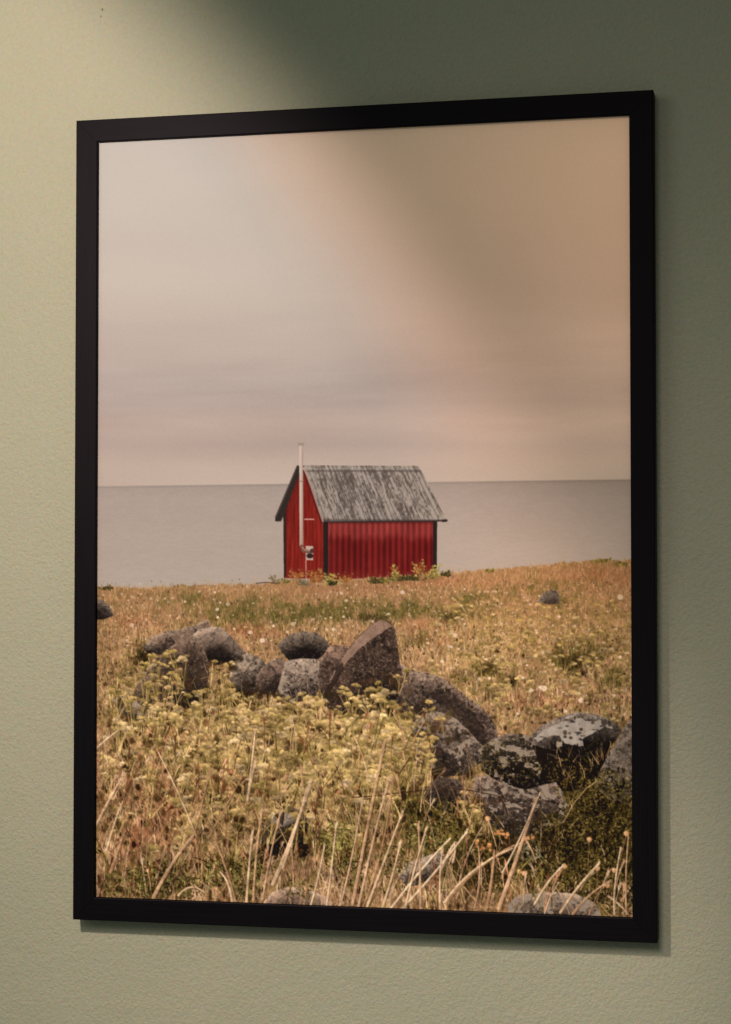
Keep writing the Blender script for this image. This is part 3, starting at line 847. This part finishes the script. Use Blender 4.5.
# heads belong to plants: several stems rise from one crown
PL = []
rest_u = list(U)
order = rng.permutation(len(rest_u))
used_u = set()
for o_ in order:
    if o_ in used_u:
        continue
    y, x, r = rest_u[o_]
    near_ = [k_ for k_ in range(len(rest_u)) if k_ not in used_u and abs(rest_u[k_][1] - x) < 15 and abs(rest_u[k_][0] - y) < 13][:7]
    used_u.update(near_)
    hs = [rest_u[k_] for k_ in near_]
    by = max(h_[0] for h_ in hs) + rng.uniform(16, 34)
    PL.append((by, np.mean([h_[1] for h_ in hs]) + rng.normal() * 4, hs))
PL.sort(key=lambda t: t[0])
STEM = [rgb(160, 130, 74), rgb(136, 112, 58), rgb(180, 142, 92), rgb(118, 98, 48), rgb(150, 116, 70)]
for by, bx, hs in PL:
    # feathery foliage and shade round the crown
    for i in range(7):
        q = P((bx + rng.normal() * 9, by - rng.uniform(0, 24)))[0]
        blobc(q[0], q[1], rng.uniform(1.5, 4.5) * S, rng.uniform(1.5, 5) * S, pick([rgb(62, 42, 22), rgb(84, 64, 32), rgb(44, 30, 16), rgb(96, 58, 36)]), .3 + .45 * rng.random(), None, 2.4)
    for i in range(13):
        x = bx + rng.normal() * 9; y = by - rng.uniform(-4, 20); L = rng.uniform(4, 12); an = rng.normal() * .7
        stroke(curve(x, y, L * math.sin(an), -L * math.cos(an), rng.normal() * .25, 3), .8, .5, (pick([rgb(136, 108, 58), rgb(104, 88, 44), rgb(160, 128, 76), rgb(76, 60, 30), rgb(60, 46, 24)]) if rng.random() < .6 else local_col(x, min(y, 900))) * (1 + rng.normal() * .1), .75)
    for (y, x, r) in sorted(hs, key=lambda h_: h_[0]):
        bend = rng.normal() * .1
        c = pick(STEM)
        q = curve(bx + rng.normal() * 2, by, x - bx, y + r - by, bend, 4)
        stroke(q, 1.15, .8, np.minimum(c * 1.14, 1), .9)
        if rng.random() < .5:          # side branch with a smaller head
            t = rng.uniform(.4, .75); px, py = q[0] * (1 - t) + q[-1] * t
            sx = px + rng.normal() * 7; sy = py - rng.uniform(5, 11)
            if ok_umbel(sx, sy):
                stroke([(px, py), (sx, sy + 1)], .7, .6, c, .8)
                umbel(sx, sy, r * .6, 1.08, False)
        umbel(x, y, r * rng.uniform(.7, 1.3), rng.uniform(.90, 1.14), False)

# the fresh green-yellow plant in the middle, dry leaves at its left
leaves(338, 835, 18, 16, 110, [rgb(156, 140, 62), rgb(176, 160, 84), rgb(128, 118, 46)], .9, 2.2)
for i in range(9):
    a = -2.7 + i * .28
    stroke([(283, 826), (283 + 12 * math.cos(a), 826 + 13 * math.sin(a))], 1.2, 3.0, pick([rgb(112, 96, 88), rgb(70, 56, 50), rgb(142, 122, 110), rgb(54, 42, 38)]), .85)

# orange flowers and seed heads lower right
for (x, y) in ((499, 832), (505, 834), (486, 843), (476, 845), (484, 849), (529, 838)):
    for j in range(5):
        q = P((x + rng.normal() * 2.2, y + rng.normal() * 1.8))[0]
        blobc(q[0], q[1], 1.8 * S, 1.4 * S, rgb(176, 112, 62) * (1 + rng.normal() * .12), .9, FLOW, 1.2)
for (x, y) in ((589, 839), (564, 866), (557, 874), (519, 871), (524, 873), (487, 818), (614, 870), (607, 885), (626, 833), (448, 898), (597, 868)):
    q = P((x, y))[0]
    stroke(curve(x, y, rng.normal() * 3, 26, .06, 3), .8, .9, rgb(142, 100, 62), .8, GRASS)
    blobc(q[0], q[1], 2.6 * S, 2.5 * S, rgb(190, 132, 86), .95, GRASS, 1.6)
    blobc(q[0] - 1, q[1] - 1, 1.2 * S, 1.1 * S, rgb(216, 160, 112), .7, None, 1.6)

# dark bramble twigs
for q in ([(352, 797), (372, 796), (395, 793), (415, 791), (432, 789), (446, 790)], [(440, 787), (470, 790), (495, 795), (515, 802), (530, 812), (542, 828), (549, 846)],
          [(360, 782), (358, 792), (364, 799), (372, 798)], [(404, 790), (405, 802)], [(398, 775), (410, 757), (425, 765)], [(540, 846), (556, 840), (548, 858)]):
    stroke(q, 1.3, .9, rgb(66, 42, 30), .85)
for q in ([(563, 822), (574, 802), (586, 788), (596, 781)],):
    stroke(q, 1.4, 1.0, rgb(162, 124, 80), .9)

# ---- tall straw stalks
STK = [rgb(188, 144, 108), rgb(194, 152, 114), rgb(178, 132, 96), rgb(164, 118, 82), rgb(200, 160, 124)]


def stalk(pts, w, col=None, plume=0.0, alpha=.9):
    col = pick(STK) if col is None else col
    pts = np.asarray(pts, float)
    t = np.linspace(0, 1, 9)[:, None]
    if len(pts) == 3:
        pts = (1 - t) ** 2 * pts[0] + 2 * t * (1 - t) * pts[1] + t * t * pts[2]
    elif len(pts) == 2:
        n_ = np.array([-(pts[1] - pts[0])[1], (pts[1] - pts[0])[0]])
        pts = pts[0] + (pts[1] - pts[0]) * t + n_ * (t * (1 - t)) * rng.normal() * .05
    off = np.array([w * .35, w * .2])
    stroke(pts + off, w * 1.1, w * .8, col * .55, alpha * .55)
    stroke(pts, w, w * .6, col, alpha, GRASS)
    stroke(pts - off * .4, w * .35, w * .25, np.minimum(col * 1.14, 1), alpha * .6)
    if plume:
        tip = pts[-1]; d = pts[-1] - pts[-3]; d = d / (np.linalg.norm(d) + 1e-6)
        for i in range(int(plume * 2.6)):
            s = rng.random() * plume
            b_ = tip - d * s
            a = math.atan2(d[1], d[0]) + rng.normal() * .22
            L = rng.uniform(2.5, 6)
            stroke([b_, b_ + L * np.array([math.cos(a), math.sin(a)])], 1.0, .5, col * (1 + rng.normal() * .1), .75, GRASS)


main = [([(272, 884), (292, 840), (311, 779)], 3.0, 34), ([(282, 868), (296, 830), (306, 790)], 1.6, 18), ([(352, 904), (366, 830), (384, 742)], 2.6, 36), ([(358, 906), (372, 840), (388, 780)], 1.8, 24),
        ([(362, 908), (386, 850), (392, 780)], 1.6, 20), ([(366, 908), (384, 860), (402, 812)], 1.8, 10), ([(340, 905), (352, 860), (362, 800)], 1.4, 10), ([(153, 897), (172, 858), (194, 834)], 2.8, 20),
        ([(194, 834), (202, 800), (210, 770)], 1.6, 12), ([(96, 824), (108, 800), (122, 776)], 2.2, 20), ([(110, 872), (118, 848), (124, 832)], 2.4, 10), ([(106, 850), (114, 822), (120, 806)], 1.6, 8),
        ([(498, 908), (514, 866), (536, 798)], 3.0, 12), ([(448, 898), (478, 862), (514, 845)], 2.4, 0), ([(444, 902), (468, 866), (512, 848)], 1.8, 0), ([(440, 870), (452, 842), (456, 842)], 1.8, 0), ([(452, 862), (456, 852), (454, 842)], 1.6, 0),
        ([(486, 908), (492, 880), (494, 850)], 2.2, 0), ([(502, 872), (515, 850), (540, 792)], 1.2, 0), ([(389, 910), (425, 862), (450, 838)], 1.8, 0), ([(396, 914), (430, 880), (466, 832)], 1.8, 8),
        ([(420, 910), (420, 870), (418, 824)], 1.8, 10), ([(560, 912), (576, 886), (598, 864)], 2.0, 14), ([(572, 914), (588, 892), (608, 882)], 1.8, 10), ([(608, 896), (618, 902), (628, 914)], 1.8, 0), ([(534, 904), (548, 878), (562, 866)], 1.6, 8),
        ([(236, 906), (228, 870), (214, 838)], 2.0, 0), ([(232, 906), (230, 880), (220, 872)], 2.0, 0), ([(178, 895), (190, 880), (204, 892)], 1.6, 0), ([(195, 898), (196, 890), (190, 882)], 1.6, 0), ([(248, 790), (252, 760), (255, 730)], 1.6, 0), ([(247, 800), (250, 780), (255, 762)], 2.0, 8),
        ([(253, 900), (254, 860), (262, 806)], 1.8, 22), ([(262, 900), (268, 860), (280, 812)], 1.5, 18), ([(246, 902), (248, 870), (252, 832)], 1.8, 14), ([(326, 906), (330, 880), (336, 824)], 1.4, 8), ([(310, 906), (318, 880), (324, 846)], 1.4, 6),
        ([(380, 912), (392, 880), (400, 842)], 1.8, 12), ([(404, 912), (410, 880), (426, 828)], 1.6, 14), ([(474, 908), (482, 880), (478, 846)], 1.4, 0), ([(525, 838), (532, 850), (536, 862)], 1.2, 0), ([(488, 820), (492, 832), (496, 846)], 1.0, 0),
        ([(208, 838), (222, 812), (240, 780)], 1.2, 0), ([(158, 752), (178, 790), (196, 836)], 1.2, 0), ([(96, 748), (104, 740), (118, 730)], 1.4, 0), ([(614, 914), (612, 890), (620, 850)], 1.4, 4), ([(626, 914), (624, 880), (628, 836)], 1.4, 0), ([(440, 914), (438, 880), (442, 848)], 1.4, 8)]
rest = []
for i in range(150):
    x = rng.uniform(96, 632); y = rng.uniform(880, 916)
    if 590 < x < 636 and rng.random() < .5:
        continue
    L = rng.uniform(18, 62) * (1 - .35 * (x > 500)); a = rng.normal() * .28 + .1
    rest.append(([(x, y), (x + L * math.sin(a) * .3, y - L * .5), (x + L * math.sin(a), y - L * math.cos(a))], rng.uniform(.7, 1.5), rng.choice([0, 0, 6, 10])))
for i in range(330):
    x = rng.uniform(96, 480); y = rng.uniform(735, 890)
    if pid_at(x, y) > 9:
        continue
    L = rng.uniform(12, 40); a = rng.normal() * .35
    rest.append(([(x, y), (x + L * math.sin(a) * .3, y - L * .5), (x + L * math.sin(a), y - L * math.cos(a))], rng.uniform(.6, 1.1), rng.choice([0, 4])))
for q, w, p in rest:
    stalk(q, w, pick(STK + RUST + OLIVE[:3]) * (.8 + .25 * rng.random()), p, .7)
for a in ((150, 882, 24, 18, 150), (247, 876, 18, 20, 130), (214, 872, 12, 14, 70), (300, 888, 16, 10, 50), (185, 884, 12, 12, 60), (112, 884, 10, 14, 50), (425, 836, 20, 16, 120), (395, 858, 16, 16, 80), (350, 872, 12, 16, 70)):
    leaves(*a[:4], int(a[4] * 1.6), [rgb(104, 92, 42), rgb(78, 70, 32), rgb(128, 114, 56), rgb(52, 44, 22), rgb(146, 128, 68)], .9, 2.4)
leaves(338, 838, 18, 17, 170, [rgb(158, 134, 66), rgb(178, 152, 84), rgb(124, 108, 50), rgb(88, 76, 36)], .9, 2.2)
for q, w, p in main:
    stalk(q, w * 1.3, None, p)

# uneven depth of tone through the growth (clumps of seed heads and gaps between them)
tx = fbm(NH, NW, 7, 7, 3, .8) * .55 + fbm(NH, NW, 34, 30, 3, .6) * .45
near = smooth(585, 700, LY) * np.isin(pid, (FIELD, FLOW, GRASS, SHRUB))
img *= (1.04 + tx * near * .85)[..., None]
landm = np.isin(pid, (FIELD, FLOW, GRASS, SHRUB))[..., None]
lum = (img * np.array([.35, .5, .15], np.float32)).sum(-1, keepdims=True)
hi2 = .42 + (lum - .42) * (1 + .34 * smooth(575, 700, LY)[..., None])
img = np.where(landm, img + (hi2 - lum), img)
gry = lum * np.array([1.16, .95, .74], np.float32)
img = np.where(landm, img * .95 + (gry + hi2 - lum) * .05, img)
# photographic grain and a slightly soft print
img = np.clip(img, 0, 1)
def blur(a, s):
    k_ = np.array([s, 1 - 2 * s, s], np.float32)
    p_ = np.pad(a, ((1, 1), (0, 0), (0, 0)), 'edge'); a = p_[:-2] * k_[0] + p_[1:-1] * k_[1] + p_[2:] * k_[2]
    p_ = np.pad(a, ((0, 0), (1, 1), (0, 0)), 'edge'); return p_[:, :-2] * k_[0] + p_[:, 1:-1] * k_[1] + p_[:, 2:] * k_[2]
img = blur(img, .10)
img += rng.normal(0, .008, (NH, NW, 1)).astype(np.float32)
img = np.clip(img, .02, 1)

lin = np.where(img > .04045, ((img + .055) / 1.055) ** 2.4, img / 12.92).astype(np.float32)
ink = lin / np.array([3.3, 2.13, 1.98], np.float32)
# ink lightened and warmed to the right, most at top, offsetting the shade there
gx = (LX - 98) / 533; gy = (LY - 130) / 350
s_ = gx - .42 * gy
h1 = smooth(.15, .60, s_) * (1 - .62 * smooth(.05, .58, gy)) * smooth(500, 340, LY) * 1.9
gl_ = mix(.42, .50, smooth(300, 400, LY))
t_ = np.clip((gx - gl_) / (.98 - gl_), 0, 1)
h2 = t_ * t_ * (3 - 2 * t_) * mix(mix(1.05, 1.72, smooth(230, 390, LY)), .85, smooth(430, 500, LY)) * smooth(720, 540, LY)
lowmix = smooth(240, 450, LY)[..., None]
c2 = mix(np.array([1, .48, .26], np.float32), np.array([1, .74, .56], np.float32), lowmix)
shade_lift = 1 + h1[..., None] * np.array([1.0, .55, .30], np.float32) + h2[..., None] * c2
land = (np.isin(pid, (FIELD, FLOW, GRASS)) * 1.0)[..., None]
ink = np.clip(ink * (1 + land * np.array([.17, .15, .135], np.float32)) * shade_lift, .002, .88)

m_print, nt, b = new_mat('matte_photo_paper')
at_ = nt.nodes.new('ShaderNodeAttribute'); at_.attribute_name = 'ink'
nt.links.new(at_.outputs['Color'], b.inputs['Base Color'])
b.inputs['Roughness'].default_value = 0.75
b.inputs['Specular IOR Level'].default_value = 0.03
tc = nt.nodes.new('ShaderNodeTexCoord')
nz = nt.nodes.new('ShaderNodeTexNoise'); nz.inputs['Scale'].default_value = 700; nz.inputs['Detail'].default_value = 1
bp = nt.nodes.new('ShaderNodeBump'); bp.inputs['Strength'].default_value = .35; bp.inputs['Distance'].default_value = 0.00005
nt.links.new(tc.outputs['Object'], nz.inputs['Vector']); nt.links.new(nz.outputs['Fac'], bp.inputs['Height']); nt.links.new(bp.outputs['Normal'], b.inputs['Normal'])

VX = ((np.arange(NW) + .5) / NW * 2 - 1) * PW2
VZ = (1 - (np.arange(NH) + .5) / NH * 2) * PH2


def sheet(name, mask, parent):
    """the printed dots in mask (cells) as one flat mesh"""
    cy_, cx_ = np.nonzero(mask[:-1, :-1])
    vid = -np.ones(NH * NW, np.int64)
    quad = np.stack([cy_ * NW + cx_, (cy_ + 1) * NW + cx_, (cy_ + 1) * NW + cx_ + 1, cy_ * NW + cx_ + 1], 1)
    used = np.unique(quad)
    vid[used] = np.arange(len(used))
    q = vid[quad].astype(np.int32)
    co_ = np.zeros((len(used), 3), np.float32)
    co_[:, 0] = VX[used % NW]; co_[:, 1] = PY; co_[:, 2] = VZ[used // NW]
    me = bpy.data.meshes.new(name)
    me.vertices.add(len(used)); me.vertices.foreach_set('co', co_.ravel())
    me.loops.add(q.size); me.loops.foreach_set('vertex_index', q.ravel())
    me.polygons.add(len(q))
    me.polygons.foreach_set('loop_start', np.arange(0, q.size, 4, dtype=np.int32))
    me.update(calc_edges=True)
    ca = me.color_attributes.new('ink', 'FLOAT_COLOR', 'POINT')
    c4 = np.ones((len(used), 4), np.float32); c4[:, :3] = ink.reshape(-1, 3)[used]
    ca.data.foreach_set('color', c4.ravel())
    return link_mesh(name, me, m_print, parent)


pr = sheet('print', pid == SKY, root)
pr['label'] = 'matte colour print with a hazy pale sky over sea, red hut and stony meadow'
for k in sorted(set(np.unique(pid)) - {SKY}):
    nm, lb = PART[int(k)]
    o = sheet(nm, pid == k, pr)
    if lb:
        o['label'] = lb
    if k in (FIELD, FLOW, GRASS, SHRUB):
        o['kind'] = 'stuff'

# ------------------------------------------------------------------ light
w = bpy.data.worlds.new('World'); scene.world = w; w.use_nodes = True
bg = w.node_tree.nodes['Background']
bg.inputs['Color'].default_value = (1.0, 0.86, 0.77, 1)
bg.inputs['Strength'].default_value = 0.30


def aim(o, tgt):
    d = Vector(tgt) - o.location
    o.rotation_euler = d.to_track_quat('-Z', 'Y').to_euler()


def spot(name, loc, tgt, half, blend, power, col, rad):
    l = bpy.data.lights.new(name, 'SPOT')
    l.energy = power; l.color = col; l.spot_size = 2 * half; l.spot_blend = blend; l.shadow_soft_size = rad
    o = bpy.data.objects.new(name, l); C.objects.link(o); o.location = loc; aim(o, tgt)
    return o


K = 39.5 / 0.21
spot('key_spotlight', (-0.308, -1.0, 0.43), (-1.191, 0, -0.541), 1.103, 0.24, 0.438 * K * 1.2 * 1.36, (1.0, 0.622, 0.56), 0.03)
spot('wash_spotlight', (-0.05, -2.517, 1.079), (0.6, 0, -0.951), 0.407, 0.946, 1.181 * K * 1.12 * 1.76, (1.0, 0.64, 0.60), 0.45)
a = bpy.data.lights.new('window_light', 'AREA'); a.shape = 'RECTANGLE'; a.size = 1.3; a.size_y = 1.3
a.energy = 0.168 * 9.87 / 0.21 * 1.2 * 1.53
a.color = (1.0, 0.83, 0.70)
o = bpy.data.objects.new('window_light', a); C.objects.link(o); o.location = (-1.597, -2.093, 0.87); aim(o, (0.1, 0, 0))

# ------------------------------------------------------------------ output
scene.view_settings.view_transform = 'Standard'
scene.view_settings.look = 'None'
scene.view_settings.exposure = 0
scene.view_settings.gamma = 1
scene.render.engine = 'CYCLES'
scene.render.resolution_x = 731
scene.render.resolution_y = 1024
